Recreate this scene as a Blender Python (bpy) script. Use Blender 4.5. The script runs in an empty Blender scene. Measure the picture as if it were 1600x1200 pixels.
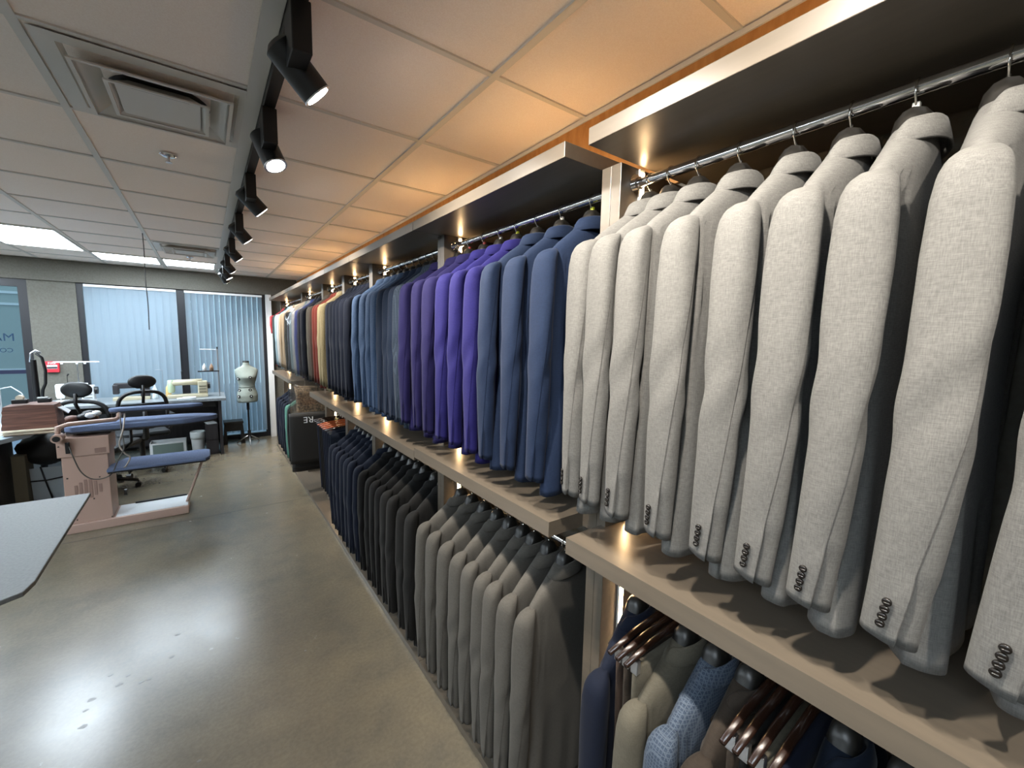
import bpy, math, random
import numpy as np
from mathutils import Vector, Matrix, Euler
PI = math.pi
sc = bpy.context.scene
COL = sc.collection
random.seed(7)

# ------------------------------------------------------------------ camera, world, exposure
EYE = 1.68
def cam_axes(a, b, c):
    ca, sa, cb, sb = math.cos(a), math.sin(a), math.cos(b), math.sin(b)
    f = Vector((sa*cb, ca*cb, sb)); r = Vector((ca, -sa, 0)); u = r.cross(f)
    return math.cos(c)*r + math.sin(c)*u, -math.sin(c)*r + math.cos(c)*u, f
rt, up, fw = cam_axes(math.radians(36.2046), math.radians(-6.2767), math.radians(1.1137))
cd = bpy.data.cameras.new('camera'); cam = bpy.data.objects.new('camera', cd); COL.objects.link(cam)
m = Matrix.Identity(4)
for i in range(3):
    m[i][0] = rt[i]; m[i][1] = up[i]; m[i][2] = -fw[i]
m[2][3] = EYE
cam.matrix_world = m
cd.sensor_width = 36; cd.lens = 653.76/1600*36; cd.clip_start = 0.01
sc.camera = cam
sc.view_settings.view_transform = 'Standard'; sc.view_settings.look = 'None'
sc.view_settings.gamma = 1; sc.view_settings.use_curve_mapping = False
sc.view_settings.exposure = 1.0
sc.cycles.use_denoising = True
sc.cycles.max_bounces = 8; sc.cycles.diffuse_bounces = 4; sc.cycles.transparent_max_bounces = 12
sc.cycles.sample_clamp_indirect = 6
W = bpy.data.worlds.new('daylight'); sc.world = W; W.use_nodes = True
bg = W.node_tree.nodes['Background']
bg.inputs[0].default_value = (0.56, 0.82, 1.0, 1); bg.inputs[1].default_value = 0.6

PANEL_E = 16.0      # ceiling light panels
SPOT_W = 13.5      # track spots
LED_E = 38.0       # vertical strips in the wardrobes

# ------------------------------------------------------------------ helpers
def lin(h):
    v = [int(h[i:i+2], 16)/255 for i in (0, 2, 4)]
    return tuple(x/12.92 if x <= .04045 else ((x+.055)/1.055)**2.4 for x in v) + (1,)
def mat(name, col, rough=.5, metal=0, spec=None, sheen=0, coat=0, emit=None, estr=0, alpha=None):
    M = bpy.data.materials.new(name); M.use_nodes = True
    b = M.node_tree.nodes['Principled BSDF']
    c = lin(col) if isinstance(col, str) else col
    b.inputs['Base Color'].default_value = c; b.inputs['Roughness'].default_value = rough
    b.inputs['Metallic'].default_value = metal
    if spec is not None: b.inputs['Specular IOR Level'].default_value = spec
    if sheen: b.inputs['Sheen Weight'].default_value = sheen; b.inputs['Sheen Roughness'].default_value = .4
    if coat: b.inputs['Coat Weight'].default_value = coat
    if emit: b.inputs['Emission Color'].default_value = lin(emit); b.inputs['Emission Strength'].default_value = estr
    return M
def nodes(M): return M.node_tree.nodes, M.node_tree.links, M.node_tree.nodes['Principled BSDF']
def noise_mat(name, c1, c2, scale, rough=.6, bump=.1, dist=.002, stretch=(1, 1, 1), detail=6, ramp=(.35, .65), **kw):
    M = mat(name, c1, rough, **kw); N, L, b = nodes(M)
    tc = N.new('ShaderNodeTexCoord'); mp = N.new('ShaderNodeMapping'); mp.inputs['Scale'].default_value = stretch
    n = N.new('ShaderNodeTexNoise'); n.inputs['Scale'].default_value = scale; n.inputs['Detail'].default_value = detail
    L.new(tc.outputs['Object'], mp.inputs[0]); L.new(mp.outputs[0], n.inputs['Vector'])
    r = N.new('ShaderNodeValToRGB'); r.color_ramp.elements[0].color = lin(c1); r.color_ramp.elements[1].color = lin(c2)
    r.color_ramp.elements[0].position = ramp[0]; r.color_ramp.elements[1].position = ramp[1]
    L.new(n.outputs['Fac'], r.inputs[0]); L.new(r.outputs[0], b.inputs['Base Color'])
    if bump:
        bp = N.new('ShaderNodeBump'); bp.inputs['Strength'].default_value = bump; bp.inputs['Distance'].default_value = dist
        L.new(n.outputs['Fac'], bp.inputs['Height']); L.new(bp.outputs[0], b.inputs['Normal'])
    return M
def fabric(name, c1, c2=None, weave=.5, plaid=None, rough=.85, sheen=.03, fine=900, k=.315):
    """woven cloth: two crossed sets of stretched threads, optional check"""
    c2 = c2 or c1
    M = mat(name, c1, rough, sheen=sheen, spec=.2); N, L, b = nodes(M)
    dim = lambda h: tuple(q*k for q in lin(h)[:3])+(1,)
    tc = N.new('ShaderNodeTexCoord')
    outs = []
    for st in ((1, 1, .10), (.10, .10, 1)):
        mp = N.new('ShaderNodeMapping'); mp.inputs['Scale'].default_value = st
        n = N.new('ShaderNodeTexNoise'); n.inputs['Scale'].default_value = fine; n.inputs['Detail'].default_value = 3
        L.new(tc.outputs['Object'], mp.inputs[0]); L.new(mp.outputs[0], n.inputs['Vector']); outs.append(n.outputs['Fac'])
    a = N.new('ShaderNodeMath'); a.operation = 'ADD'; L.new(outs[0], a.inputs[0]); L.new(outs[1], a.inputs[1])
    h = N.new('ShaderNodeMath'); h.operation = 'MULTIPLY'; h.inputs[1].default_value = .5; L.new(a.outputs[0], h.inputs[0])
    r = N.new('ShaderNodeValToRGB'); r.color_ramp.elements[0].color = dim(c1); r.color_ramp.elements[1].color = dim(c2)
    r.color_ramp.elements[0].position = .5-.16*weave/.5*.5; r.color_ramp.elements[1].position = .5+.16*weave/.5*.5
    L.new(h.outputs[0], r.inputs[0]); col = r.outputs[0]
    if plaid:
        sp = N.new('ShaderNodeSeparateXYZ'); L.new(tc.outputs['Object'], sp.inputs[0])
        s = None
        for ax in ('X', 'Y', 'Z'):
            mm = N.new('ShaderNodeMath'); mm.operation = 'MULTIPLY'; mm.inputs[1].default_value = 2*PI/.0075; L.new(sp.outputs[ax], mm.inputs[0])
            si = N.new('ShaderNodeMath'); si.operation = 'SINE'; L.new(mm.outputs[0], si.inputs[0])
            g = N.new('ShaderNodeMath'); g.operation = 'GREATER_THAN'; g.inputs[1].default_value = .78; L.new(si.outputs[0], g.inputs[0])
            if s is None: s = g.outputs[0]
            else:
                ad = N.new('ShaderNodeMath'); ad.operation = 'MAXIMUM'; L.new(s, ad.inputs[0]); L.new(g.outputs[0], ad.inputs[1]); s = ad.outputs[0]
        f = N.new('ShaderNodeMath'); f.operation = 'MULTIPLY'; f.inputs[1].default_value = .3; L.new(s, f.inputs[0])
        mx = N.new('ShaderNodeMixRGB'); L.new(f.outputs[0], mx.inputs[0]); L.new(col, mx.inputs[1]); mx.inputs[2].default_value = dim(plaid); col = mx.outputs[0]
    L.new(col, b.inputs['Base Color'])
    bp = N.new('ShaderNodeBump'); bp.inputs['Strength'].default_value = .25; bp.inputs['Distance'].default_value = .0008
    L.new(h.outputs[0], bp.inputs['Height']); L.new(bp.outputs[0], b.inputs['Normal'])
    return M

class MB:
    def __init__(s): s.v = []; s.f = []
    def add(s, v, f):
        o = len(s.v); s.v += [tuple(x) for x in v]; s.f += [tuple(i+o for i in q) for q in f]; return s
    def box(s, c, d, rot=None):
        x, y, z = d[0]/2, d[1]/2, d[2]/2
        v = [Vector((i*x, j*y, k*z)) for i in (-1, 1) for j in (-1, 1) for k in (-1, 1)]
        if rot is not None: R = Euler(rot).to_matrix(); v = [R @ q for q in v]
        c = Vector(c)
        return s.add([q+c for q in v], [(0, 1, 3, 2), (4, 6, 7, 5), (0, 4, 5, 1), (2, 3, 7, 6), (0, 2, 6, 4), (1, 5, 7, 3)])
    def bb(s, x0, x1, y0, y1, z0, z1): return s.box(((x0+x1)/2, (y0+y1)/2, (z0+z1)/2), (x1-x0, y1-y0, z1-z0))
    def loops(s, L, cap=True, closed=True):
        n = len(L[0]); v = [p for l in L for p in l]; f = []
        for i in range(len(L)-1):
            for j in range(n if closed else n-1):
                k = (j+1) % n; f.append((i*n+j, i*n+k, (i+1)*n+k, (i+1)*n+j))
        if cap: f.append(tuple(range(n))[::-1]); f.append(tuple((len(L)-1)*n+j for j in range(n)))
        return s.add(v, f)
    def tube(s, pts, r, n=10, cap=True, sx=1, sy=1):
        pts = [Vector(p) for p in pts]; rs = r if isinstance(r, (list, tuple)) else [r]*len(pts)
        L = []; prev = None
        for i, p in enumerate(pts):
            t = (pts[min(i+1, len(pts)-1)]-pts[max(i-1, 0)])
            if t.length < 1e-9: t = Vector((0, 0, 1))
            t.normalize()
            if prev is None:
                a = Vector((0, 0, 1)) if abs(t.z) < .9 else Vector((1, 0, 0)); u = t.cross(a).normalized()
            else: u = (prev - t*prev.dot(t)).normalized()
            w = t.cross(u); prev = u
            L.append([p+u*math.cos(2*PI*j/n)*rs[i]*sx+w*math.sin(2*PI*j/n)*rs[i]*sy for j in range(n)])
        return s.loops(L, cap)
    def cyl(s, p0, p1, r, n=20, r2=None): return s.tube([p0, p1], [r, r if r2 is None else r2], n)
    def lathe(s, prof, c=(0, 0, 0), n=28, sx=1, sy=1):
        return s.loops([[(c[0]+r*sx*math.cos(2*PI*j/n), c[1]+r*sy*math.sin(2*PI*j/n), c[2]+z) for j in range(n)] for r, z in prof])
    def prism(s, poly, z0, z1, M=None):
        a = [Vector((p[0], p[1], z0)) for p in poly]; b = [Vector((p[0], p[1], z1)) for p in poly]
        if M is not None: a = [M @ q for q in a]; b = [M @ q for q in b]
        return s.loops([a, b])
    def xform(s, M): s.v = [tuple(M @ Vector(q)) for q in s.v]; return s
    def mesh(s, name, smooth=False):
        me = bpy.data.meshes.new(name); me.from_pydata(s.v, [], s.f); me.validate()
        bmn(me)
        if smooth:
            for p in me.polygons: p.use_smooth = True
        return me
    def build(s, name, M, parent=None, smooth=False, bevel=0, sub=0, label=None):
        me = s.mesh(name, smooth)
        me.materials.append(M)
        o = bpy.data.objects.new(name, me); COL.objects.link(o)
        if parent: o.parent = parent
        if bevel:
            b = o.modifiers.new('b', 'BEVEL'); b.width = bevel; b.segments = 2; b.limit_method = 'ANGLE'; b.angle_limit = .7
        if sub: q = o.modifiers.new('s', 'SUBSURF'); q.levels = sub; q.render_levels = sub
        if smooth == 'auto':
            e = o.modifiers.new('e', 'EDGE_SPLIT'); e.split_angle = .7
        if label: o['label'] = label
        return o
import bmesh
def bmn(me):
    b = bmesh.new(); b.from_mesh(me); bmesh.ops.recalc_face_normals(b, faces=b.faces); b.to_mesh(me); b.free()
def tag(o, label, cat, group=None, kind=None):
    if label: o['label'] = label
    if cat: o['category'] = cat
    if group: o['group'] = group
    if kind: o['kind'] = kind
    return o
def thing(name, label, cat, loc=(0, 0, 0), rz=0, group=None):
    o = bpy.data.objects.new(name, None); COL.objects.link(o); o.location = loc; o.rotation_euler = (0, 0, rz)
    o.empty_display_size = .05
    return tag(o, label, cat, group)
def struct(name, mb, M, label=None, **kw):
    o = mb.build(name, M, **kw); o['kind'] = 'structure'
    if label: o['label'] = label
    return o
def B(): return MB()

# ------------------------------------------------------------------ materials
m_tile = noise_mat('ceiling tile', 'f0e6df', 'f6eee8', 260, .95, .35, .0015)
m_grid = mat('grid paint', 'cfcdc8', .45)
m_stucco = noise_mat('stucco', '5b5951', '63615a', 55, .9, .5, .006, detail=8)
m_white = mat('white paint', 'd8dadb', .5)
m_whitep = mat('white plastic', 'd9dde0', .35)
m_frame = mat('dark bronze frame', '15151a', .4)
m_black = mat('black plastic', '0c0c0e', .45)
m_blackg = mat('gloss black plastic', '100f0e', .22)
m_dark = noise_mat('dark desk wood', '1c1a1d', '29262a', 30, .5, .05, stretch=(1, 1, .1))
m_chrome = mat('chrome', (.82, .82, .84, 1), .08, 1)
m_steel = mat('steel', (.62, .63, .66, 1), .28, 1)
m_lam = noise_mat('champagne laminate', '524b42', '585046', 60, .36, .02, .0004, stretch=(1, .08, 1), spec=.6)
m_orange = noise_mat('raw wood board', 'a8743c', 'b9864c', 40, .8, .2, .002, stretch=(1, 1, .3))
m_pink = mat('machine enamel', 'b3978a', .35)
m_pinkd = mat('machine grille', '8d7268', .6)
m_pad = fabric('ironing cloth', '68779a', '7d8baa', .5, rough=.9, k=.7)
m_beige = mat('beige machine paint', 'b3ab92', .4)
m_cardb = mat('paper', 'd9cdb8', .8)
m_leather = noise_mat('brown folded fabric', '4a2b24', '7a5343', 9, .55, .3, .004, stretch=(.4, 1, 6))
m_mann = fabric('mannequin cloth', '8f9a94', '9fa9a3', .5, k=.75)
m_clear = bpy.data.materials.new('clear plastic film'); m_clear.use_nodes = True
def _clear():
    N, L = m_clear.node_tree.nodes, m_clear.node_tree.links; N.clear()
    o = N.new('ShaderNodeOutputMaterial'); t = N.new('ShaderNodeBsdfTransparent'); g = N.new('ShaderNodeBsdfGlossy'); g.inputs['Roughness'].default_value = .12
    mx = N.new('ShaderNodeMixShader'); mx.inputs[0].default_value = .12
    L.new(t.outputs[0], mx.inputs[1]); L.new(g.outputs[0], mx.inputs[2]); L.new(mx.outputs[0], o.inputs[0])
_clear()
m_glass = bpy.data.materials.new('window glass'); m_glass.use_nodes = True
def _glass():
    N, L = m_glass.node_tree.nodes, m_glass.node_tree.links; N.clear()
    o = N.new('ShaderNodeOutputMaterial'); t = N.new('ShaderNodeBsdfTransparent'); t.inputs[0].default_value = (.90, .95, .96, 1)
    g = N.new('ShaderNodeBsdfGlossy'); g.inputs['Roughness'].default_value = .02
    lw = N.new('ShaderNodeLayerWeight'); lw.inputs[0].default_value = .12; mx = N.new('ShaderNodeMixShader')
    L.new(lw.outputs['Fresnel'], mx.inputs[0]); L.new(t.outputs[0], mx.inputs[1]); L.new(g.outputs[0], mx.inputs[2]); L.new(mx.outputs[0], o.inputs[0])
_glass()
m_blind = bpy.data.materials.new('blind fabric'); m_blind.use_nodes = True
def _blind():
    N, L = m_blind.node_tree.nodes, m_blind.node_tree.links; N.clear()
    o = N.new('ShaderNodeOutputMaterial'); d = N.new('ShaderNodeBsdfDiffuse'); d.inputs[0].default_value = (.40, .45, .49, 1)
    t = N.new('ShaderNodeBsdfTranslucent'); t.inputs[0].default_value = (.70, .80, .86, 1)
    mx = N.new('ShaderNodeMixShader'); mx.inputs[0].default_value = .62
    L.new(d.outputs[0], mx.inputs[1]); L.new(t.outputs[0], mx.inputs[2]); L.new(mx.outputs[0], o.inputs[0])
_blind()
def emis(name, col, s):
    return mat(name, '000000', .5, emit=col, estr=s)
m_panel = emis('light panel diffuser', 'e6f4ff', PANEL_E)
m_led = emis('led strip', 'ffd29a', LED_E)
m_lens = emis('spot lens', 'fff4e6', 30)
def _floor():
    M = mat('polished concrete', '7a7466', .22, coat=0); N, L, b = nodes(M)
    tc = N.new('ShaderNodeTexCoord')
    def noise(s, d=8, st=(1, 1, 1), w=.0):
        mp = N.new('ShaderNodeMapping'); mp.inputs['Scale'].default_value = st
        n = N.new('ShaderNodeTexNoise'); n.inputs['Scale'].default_value = s; n.inputs['Detail'].default_value = d; n.inputs['Roughness'].default_value = .62; n.inputs['Distortion'].default_value = w
        L.new(tc.outputs['Object'], mp.inputs[0]); L.new(mp.outputs[0], n.inputs['Vector']); return n
    n1 = noise(1.3, 10, w=.6); n2 = noise(6, 10, w=.3); n3 = noise(60, 4)
    r1 = N.new('ShaderNodeValToRGB'); r1.color_ramp.elements[0].color = lin('56524a'); r1.color_ramp.elements[1].color = lin('776c59')
    r1.color_ramp.elements[0].position = .32; r1.color_ramp.elements[1].position = .70
    r2 = N.new('ShaderNodeValToRGB'); r2.color_ramp.elements[0].color = lin('5a554c'); r2.color_ramp.elements[1].color = lin('736a57')
    r2.color_ramp.elements[0].position = .25; r2.color_ramp.elements[1].position = .75
    L.new(n1.outputs['Fac'], r1.inputs[0]); L.new(n2.outputs['Fac'], r2.inputs[0])
    mx = N.new('ShaderNodeMixRGB'); mx.inputs[0].default_value = .5; L.new(r1.outputs[0], mx.inputs[1]); L.new(r2.outputs[0], mx.inputs[2])
    r3 = N.new('ShaderNodeValToRGB'); r3.color_ramp.elements[0].color = (.9, .9, .9, 1); r3.color_ramp.elements[1].color = (1.06, 1.06, 1.05, 1)
    r3.color_ramp.elements[0].position = .35; r3.color_ramp.elements[1].position = .65; L.new(n3.outputs['Fac'], r3.inputs[0])
    mu = N.new('ShaderNodeMixRGB'); mu.blend_type = 'MULTIPLY'; mu.inputs[0].default_value = 1; L.new(mx.outputs[0], mu.inputs[1]); L.new(r3.outputs[0], mu.inputs[2])
    L.new(mu.outputs[0], b.inputs['Base Color'])
    rr = N.new('ShaderNodeMapRange'); rr.inputs['From Min'].default_value = .3; rr.inputs['From Max'].default_value = .7
    rr.inputs['To Min'].default_value = .235; rr.inputs['To Max'].default_value = .275; L.new(n2.outputs['Fac'], rr.inputs[0]); L.new(rr.outputs[0], b.inputs['Roughness'])
    b.inputs['Specular IOR Level'].default_value = .62
    bp = N.new('ShaderNodeBump'); bp.inputs['Strength'].default_value = .04; bp.inputs['Distance'].default_value = .002
    L.new(n2.outputs['Fac'], bp.inputs['Height']); L.new(bp.outputs[0], b.inputs['Normal'])
    return M
m_floor = _floor()
m_stain = mat('floor chip stain', '2e2b28', .5)
m_joint = mat('floor joint', '35322d', .7)
m_counter = noise_mat('grey cutting mat', '5a5c5c', '676968', 120, .5, .1, .0006)

# ------------------------------------------------------------------ room shell
XL, XR, YB, YF, H = -4.2, 1.27, 7.79, -2.6, 2.55
struct('floor', B().bb(XL-.1, XR+.1, YF-.1, YB+.12, -.1, 0), m_floor)
struct('ceiling', B().bb(XL-.1, XR+.1, YF-.1, YB+.1, H+.006, H+.1), m_tile)
g = B()
GX = [-.398+.6125*k for k in range(-6, 3)]; GY = [1.865+.6*k for k in range(-7, 10)]
for x in GX: g.box((x, (YF+YB)/2, H+.003), (.026, YB-YF, .008))
for i, y in enumerate(GY):
    xs = [XL]+GX+[XR]
    for a, b_ in zip(xs[:-1], xs[1:]):
        g.box(((a+b_)/2, y, H+.0035), (b_-a-.026, .02, .0068))
struct('trim_1', g, m_grid, 'white metal grid of the suspended tile ceiling')
struct('trim_2', B().box((.19, (YF+YB)/2, H-.003), (.05, YB-YF, .006)), m_grid, 'wide white ceiling runner beside the light track')
struct('wall_right', B().bb(XR, XR+.1, YF, YB, 0, H), m_stucco)
struct('trim_3', B().bb(XR-.012, XR, YF, YB-.01, 2.19, H-.016), m_orange, 'raw orange-brown wood band between wardrobes and ceiling')
struct('trim_4', B().bb(XR-.018, XR, YF, YB-.01, H-.016, H), m_grid, 'slim ceiling edge moulding above the wardrobes')
struct('wall_left', B().bb(XL-.1, XL, YF, YB, 0, H), m_stucco)
struct('wall_front', B().bb(XL, XR, YF-.1, YF, 0, H), m_stucco)
# back wall with door opening (x -2.85..-1.74) and windows (-1.33..0.82)
w = B()
w.bb(XL, XR, YB-.03, YB+.1, 2.285, H)                 # header
w.bb(XL, -2.86, YB, YB+.1, 0, 2.285)
w.bb(-1.75, -1.325, YB, YB+.1, 0, 2.285)
w.bb(.80, XR, YB, YB+.1, 0, 2.285)
struct('wall_back', w, m_stucco)
struct('trim_5', B().bb(.80, .875, YB-.07, YB, 0, 2.285), m_white, 'white post at the right end of the window')
# window frames
def window(n, x0, x1):
    o = struct('window_%d' % n, B().bb(x0, x1, YB+.075, YB+.081, .05, 2.26), m_glass)
    f = B().bb(x0-.03, x0+.03, YB+.02, YB+.1, 0, 2.285).bb(x1-.03, x1+.03, YB+.02, YB+.1, 0, 2.285)
    f.bb(x0+.03, x1-.03, YB+.02, YB+.1, 0, .075).bb(x0+.03, x1-.03, YB+.02, YB+.1, 2.245, 2.285)
    f.build('window_frame', m_frame, o)
    return o
window(1, -1.295, -.29); window(2, -.23, .77)
def blinds(label, x0, x1, ang, n, seed):
    t = thing('vertical_blind', label, 'blind', ((x0+x1)/2, YB-.005, 0), group=None)
    cx = (x0+x1)/2
    B().box((0, 0, 2.255), (x1-x0, .035, .03)).build('headrail', m_white, t)
    rnd = random.Random(seed); wd = (x1-x0)/n*1.1
    for i in range(n):
        x = x0+(x1-x0)*(i+.5)/n - cx; a = ang + rnd.uniform(-.05, .05)
        L = []
        for z in (2.24, 1.6, .9, .11):
            c = []
            for k in range(5):
                s = (k/4-.5)*wd; b_ = .006*(1-(2*k/4-1)**2)
                c.append((x+s*math.cos(a)-b_*math.sin(a), -.0+s*math.sin(a)+b_*math.cos(a), z))
            for k in range(4, -1, -1):
                q = c[k]; c.append((q[0]+.0006*math.sin(a), q[1]-.0006*math.cos(a), z))
            L.append(c)
        B().loops(L).build('slat', m_blind, t, smooth=False)
blinds('flat closed white vertical blind over the left window pane', -1.25, -.31, .12, 12, 1)
blinds('white vertical blind with angled slats behind the dress form', -.215, .755, .55, 14, 2)
# door
d = struct('door_1', B().bb(-1.83, -1.75, YB, YB+.07, 0, 2.285).bb(-2.86, -2.78, YB, YB+.07, 0, 2.285).bb(-2.78, -1.83, YB, YB+.07, 2.19, 2.285), m_frame)
B().bb(-2.78, -1.83, YB+.03, YB+.036, .1, 2.19).build('door_glass', m_glass, d)
B().bb(-2.78, -1.83, YB, YB+.06, 1.12, 1.165).build('door_push_bar', mat('navy bar', '0d1430', .4), d)
B().bb(-2.78, -1.83, YB+.01, YB+.06, 0, .1).build('door_rail', m_frame, d)
def text(body, name, M, parent, loc, rot, size, align='LEFT', font_ext=.0006):
    c = bpy.data.curves.new(name, 'FONT'); c.body = body; c.size = size; c.align_x = align; c.extrude = font_ext
    o = bpy.data.objects.new(name, c); COL.objects.link(o); c.materials.append(M)
    bpy.context.view_layer.update()
    me = bpy.data.meshes.new_from_object(o.evaluated_get(bpy.context.evaluated_depsgraph_get()))
    bpy.data.objects.remove(o)
    o = bpy.data.objects.new(name, me); COL.objects.link(o)
    if not me.materials: me.materials.append(M)
    o.parent = parent; o.location = loc; o.rotation_euler = rot
    return o
m_navy_txt = mat('dark blue lettering', '0c2c4a', .6)
# lettering on the outside of the glass reads mirrored from inside
text('MA', 'door_lettering', m_navy_txt, d, (-1.90, YB+.04, 1.525), (PI/2, 0, PI), .135)
text('COR', 'door_lettering', m_navy_txt, d, (-1.925, YB+.04, 1.385), (PI/2, 0, PI), .075)
# outside
struct('floor_outside', B().bb(-9, 7, YB+.12, YB+9, -.12, -.02), mat('pavement', '8f96a6', .8))
fa = thing('building', 'pale blue building across the street seen through the door glass', 'building', (-3.4, YB+5.6, -.02))
B().bb(-3, 3.2, 0, .3, 0, 3.6).build('facade', mat('facade paint', 'a9b0ac', .8), fa)
for z in (.80, 2.18, 2.42): B().bb(-3, 3.2, -.03, 0, z, z+.05).build('ledge', m_white, fa)

# ------------------------------------------------------------------ ceiling fittings
def light_panel(label, x0, x1, y0, y1):
    t = thing('ceiling_light', label, 'ceiling light', ((x0+x1)/2, (y0+y1)/2, H), group='recessed ceiling light panels')
    a, b_ = (x1-x0)/2, (y1-y0)/2
    B().bb(-a+.02, a-.02, -b_+.02, b_-.02, -.004, .004).build('diffuser', m_panel, t)
    f = B()
    for s in (-1, 1):
        f.box((s*(a-.01), 0, -.002), (.02, 2*b_, .01)); f.box((0, s*(b_-.01), -.002), (2*a-.04, .02, .01))
    f.build('frame', m_grid, t)
light_panel('long bright ceiling light panel at the left edge', -1.62, -1.02, 5.465, 6.665)
light_panel('square bright ceiling panel just left of the hanging cord', -1.0, -.41, 6.665, 7.265)
light_panel('square bright ceiling panel right of the hanging cord', -.385, .16, 6.665, 7.265)
light_panel('long unseen ceiling panel added as fill light over the cutting table, outside the left edge', -2.85, -2.25, 1.865, 3.065)  # this and the panels below are out of view, added to brighten the room
light_panel('long unseen ceiling panel added as fill light over the left desk', -2.85, -2.25, 4.265, 5.465)
light_panel('long unseen ceiling panel added as fill light behind the camera', -1.62, -1.02, -1.1, .1)
light_panel('long unseen ceiling panel added as fill light in the far left back corner', -2.85, -2.25, -1.1, .1)
light_panel('long unseen ceiling panel added as fill light along the left wall, first', -4.08, -3.48, 1.865, 3.065)
light_panel('long unseen ceiling panel added as fill light along the left wall, second', -4.08, -3.48, 4.265, 5.465)
light_panel('long unseen ceiling panel added as fill light along the left wall, third', -4.08, -3.48, 6.065, 7.265)
light_panel('long unseen ceiling panel added as fill light left of the door', -2.85, -2.25, 6.065, 7.265)
def vent(label, cx, cy, s=1.0):
    t = thing('ceiling_vent', label, 'vent', (cx, cy, H), group=None)
    def ring(a1, z1, a2, z2, th=.004):
        L = []
        for a, z in ((a1, z1), (a2, z2), (a2-th, z2+th), (a1-th*1.5, z1+th)):
            L.append([(-a, -a, z), (a, -a, z), (a, a, z), (-a, a, z)])
        L.append(L[0]); return B().loops(L, cap=False)
    ring(.285*s, -.004, .235*s, -.005).build('outer_frame', m_grid, t)
    ring(.236*s, -.005, .17*s, .05).build('diffuser_ring', m_grid, t)
    ring(.205*s, -.03, .13*s, .02).build('diffuser_ring', m_grid, t)
    ring(.135*s, -.036, .075*s, .012).build('diffuser_ring', m_grid, t)
    for a1, zz in ((.212*s, -.031), (.139*s, -.037)):
        f = B()
        for q in (-1, 1): f.box((q*a1, 0, zz), (.012, 2*a1+.012, .005)); f.box((0, q*a1, zz), (2*a1-.012, .012, .005))
        f.build('ring_lip', m_grid, t)
    a, b_ = .118*s, .075*s
    B().loops([[(-a, -a, -.034), (a, -a, -.034), (a, a, -.034), (-a, a, -.034)], [(-b_, -b_, -.02), (b_, -b_, -.02), (b_, b_, -.02), (-b_, b_, -.02)]]).build('centre_plate', m_grid, t)
    B().lathe([(.15*s, .004), (.15*s, .005)]).build('duct_opening', m_black, t)
vent('large square white ceiling air vent beside the light track', -.09, 2.165)
vent('far square white ceiling air vent near the bright panels', -.09, 5.765)
def sprinkler(label, x, y):
    s = thing('sprinkler_head', label, 'sprinkler', (x, y, H))
    B().lathe([(.035, 0), (.036, -.004), (.02, -.012), (.012, -.012)]).build('escutcheon', m_chrome, s, smooth='auto')
    B().cyl((0, 0, -.012), (0, 0, -.035), .006).cyl((0, 0, -.035), (0, 0, -.038), .014).build('deflector', m_steel, s)
sprinkler('small chrome ceiling sprinkler behind the large vent', -.103, 2.78)
sprinkler('tiny far ceiling sprinkler between vent and light panel', -.10, 6.30)
pts = [(-.40+.012*math.sin(i*.5)*.2-.0*i, 4.98, H-.02-i*.04) for i in range(22)]
tag(B().tube(pts, .004, 6).build('hanging_cord', mat('bead chain', '5a5a5c', .4), smooth=True), 'thin dark cord hanging from the ceiling', 'cord')

# light track
TX, TZ = .235, H-.035
tr = thing('light_track', 'long black ceiling light track', 'light track', (TX, 0, H))
B().bb(-.018, .018, -2.3, 7.45, -.034, -.001).build('rail', m_black, tr)
B().bb(-.024, .024, 7.2, 7.46, -.045, -.001).build('feed_box', m_black, tr)
ORD = ['nearest', 'second', 'third', 'fourth', 'fifth', 'sixth', 'seventh', 'eighth', 'ninth', 'tenth', 'eleventh', 'twelfth']
def spot(label, y, aim, power=1.0):
    t = thing('track_spotlight', label, 'spotlight', (TX, y, TZ), group='black spotlights on the ceiling track')
    B().bb(-.024, .024, -.05, .05, -.125, .001).build('adaptor_box', m_black, t, bevel=.003)
    piv = Vector((0, .070, -.100))
    dirv = (Vector(aim)-(Vector((TX, y, TZ))+piv)).normalized()
    p0 = piv-dirv*.05; p1 = piv+dirv*.08
    B().tube([p0-dirv*.012, p0, p1], [.026, .042, .042], 24).build('lamp_head', m_black, t, smooth='auto')
    B().tube([p1, p1+dirv*.004], .0432, 24).build('bezel', m_steel, t)
    B().tube([p1+dirv*.004, p1+dirv*.006], .034, 24).build('lens', m_lens, t)
    B().cyl((0, .035, -.095), (0, .045, -.095), .018).build('pivot', m_black, t)
    ld = bpy.data.lights.new('spot_lamp', 'SPOT'); ld.energy = SPOT_W*power*4; ld.spot_size = math.radians(102); ld.spot_blend = .85
    ld.shadow_soft_size = .022; ld.color = (1, .91, .79)
    lo = bpy.data.objects.new('spot_lamp', ld); COL.objects.link(lo); lo.parent = t
    lo.location = p1+dirv*.012; lo.rotation_euler = dirv.to_track_quat('-Z', 'Y').to_euler()
SP = [(-1.3, (.95, -1.2, 1.5)), (-.55, (.95, -.4, 1.6)), (.18, (.95, .3, 1.62)), (.72, (.95, .75, 1.6)), (1.296, (1.0, 1.4, 1.65)), (1.93, (.75, 1.45, .9)), (2.74, (1.0, 2.95, 1.65)),
      (3.657, (.95, 3.9, 1.6)), (4.644, (.95, 4.9, 1.6)), (5.606, (.95, 5.9, 1.5)), (6.3, (.9, 6.4, 1.4)), (6.788, (.8, 7.2, 1.3))]
vis = 0
for i, (y, a) in enumerate(SP):
    lab = ('black track spotlight out of view behind the camera, aimed at the wardrobes, '+ORD[i]+' along') if y < 1.2 else 'black spotlight on the ceiling track, %s from the camera' % ORD[i-4]
    spot(lab, y, a)

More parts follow.
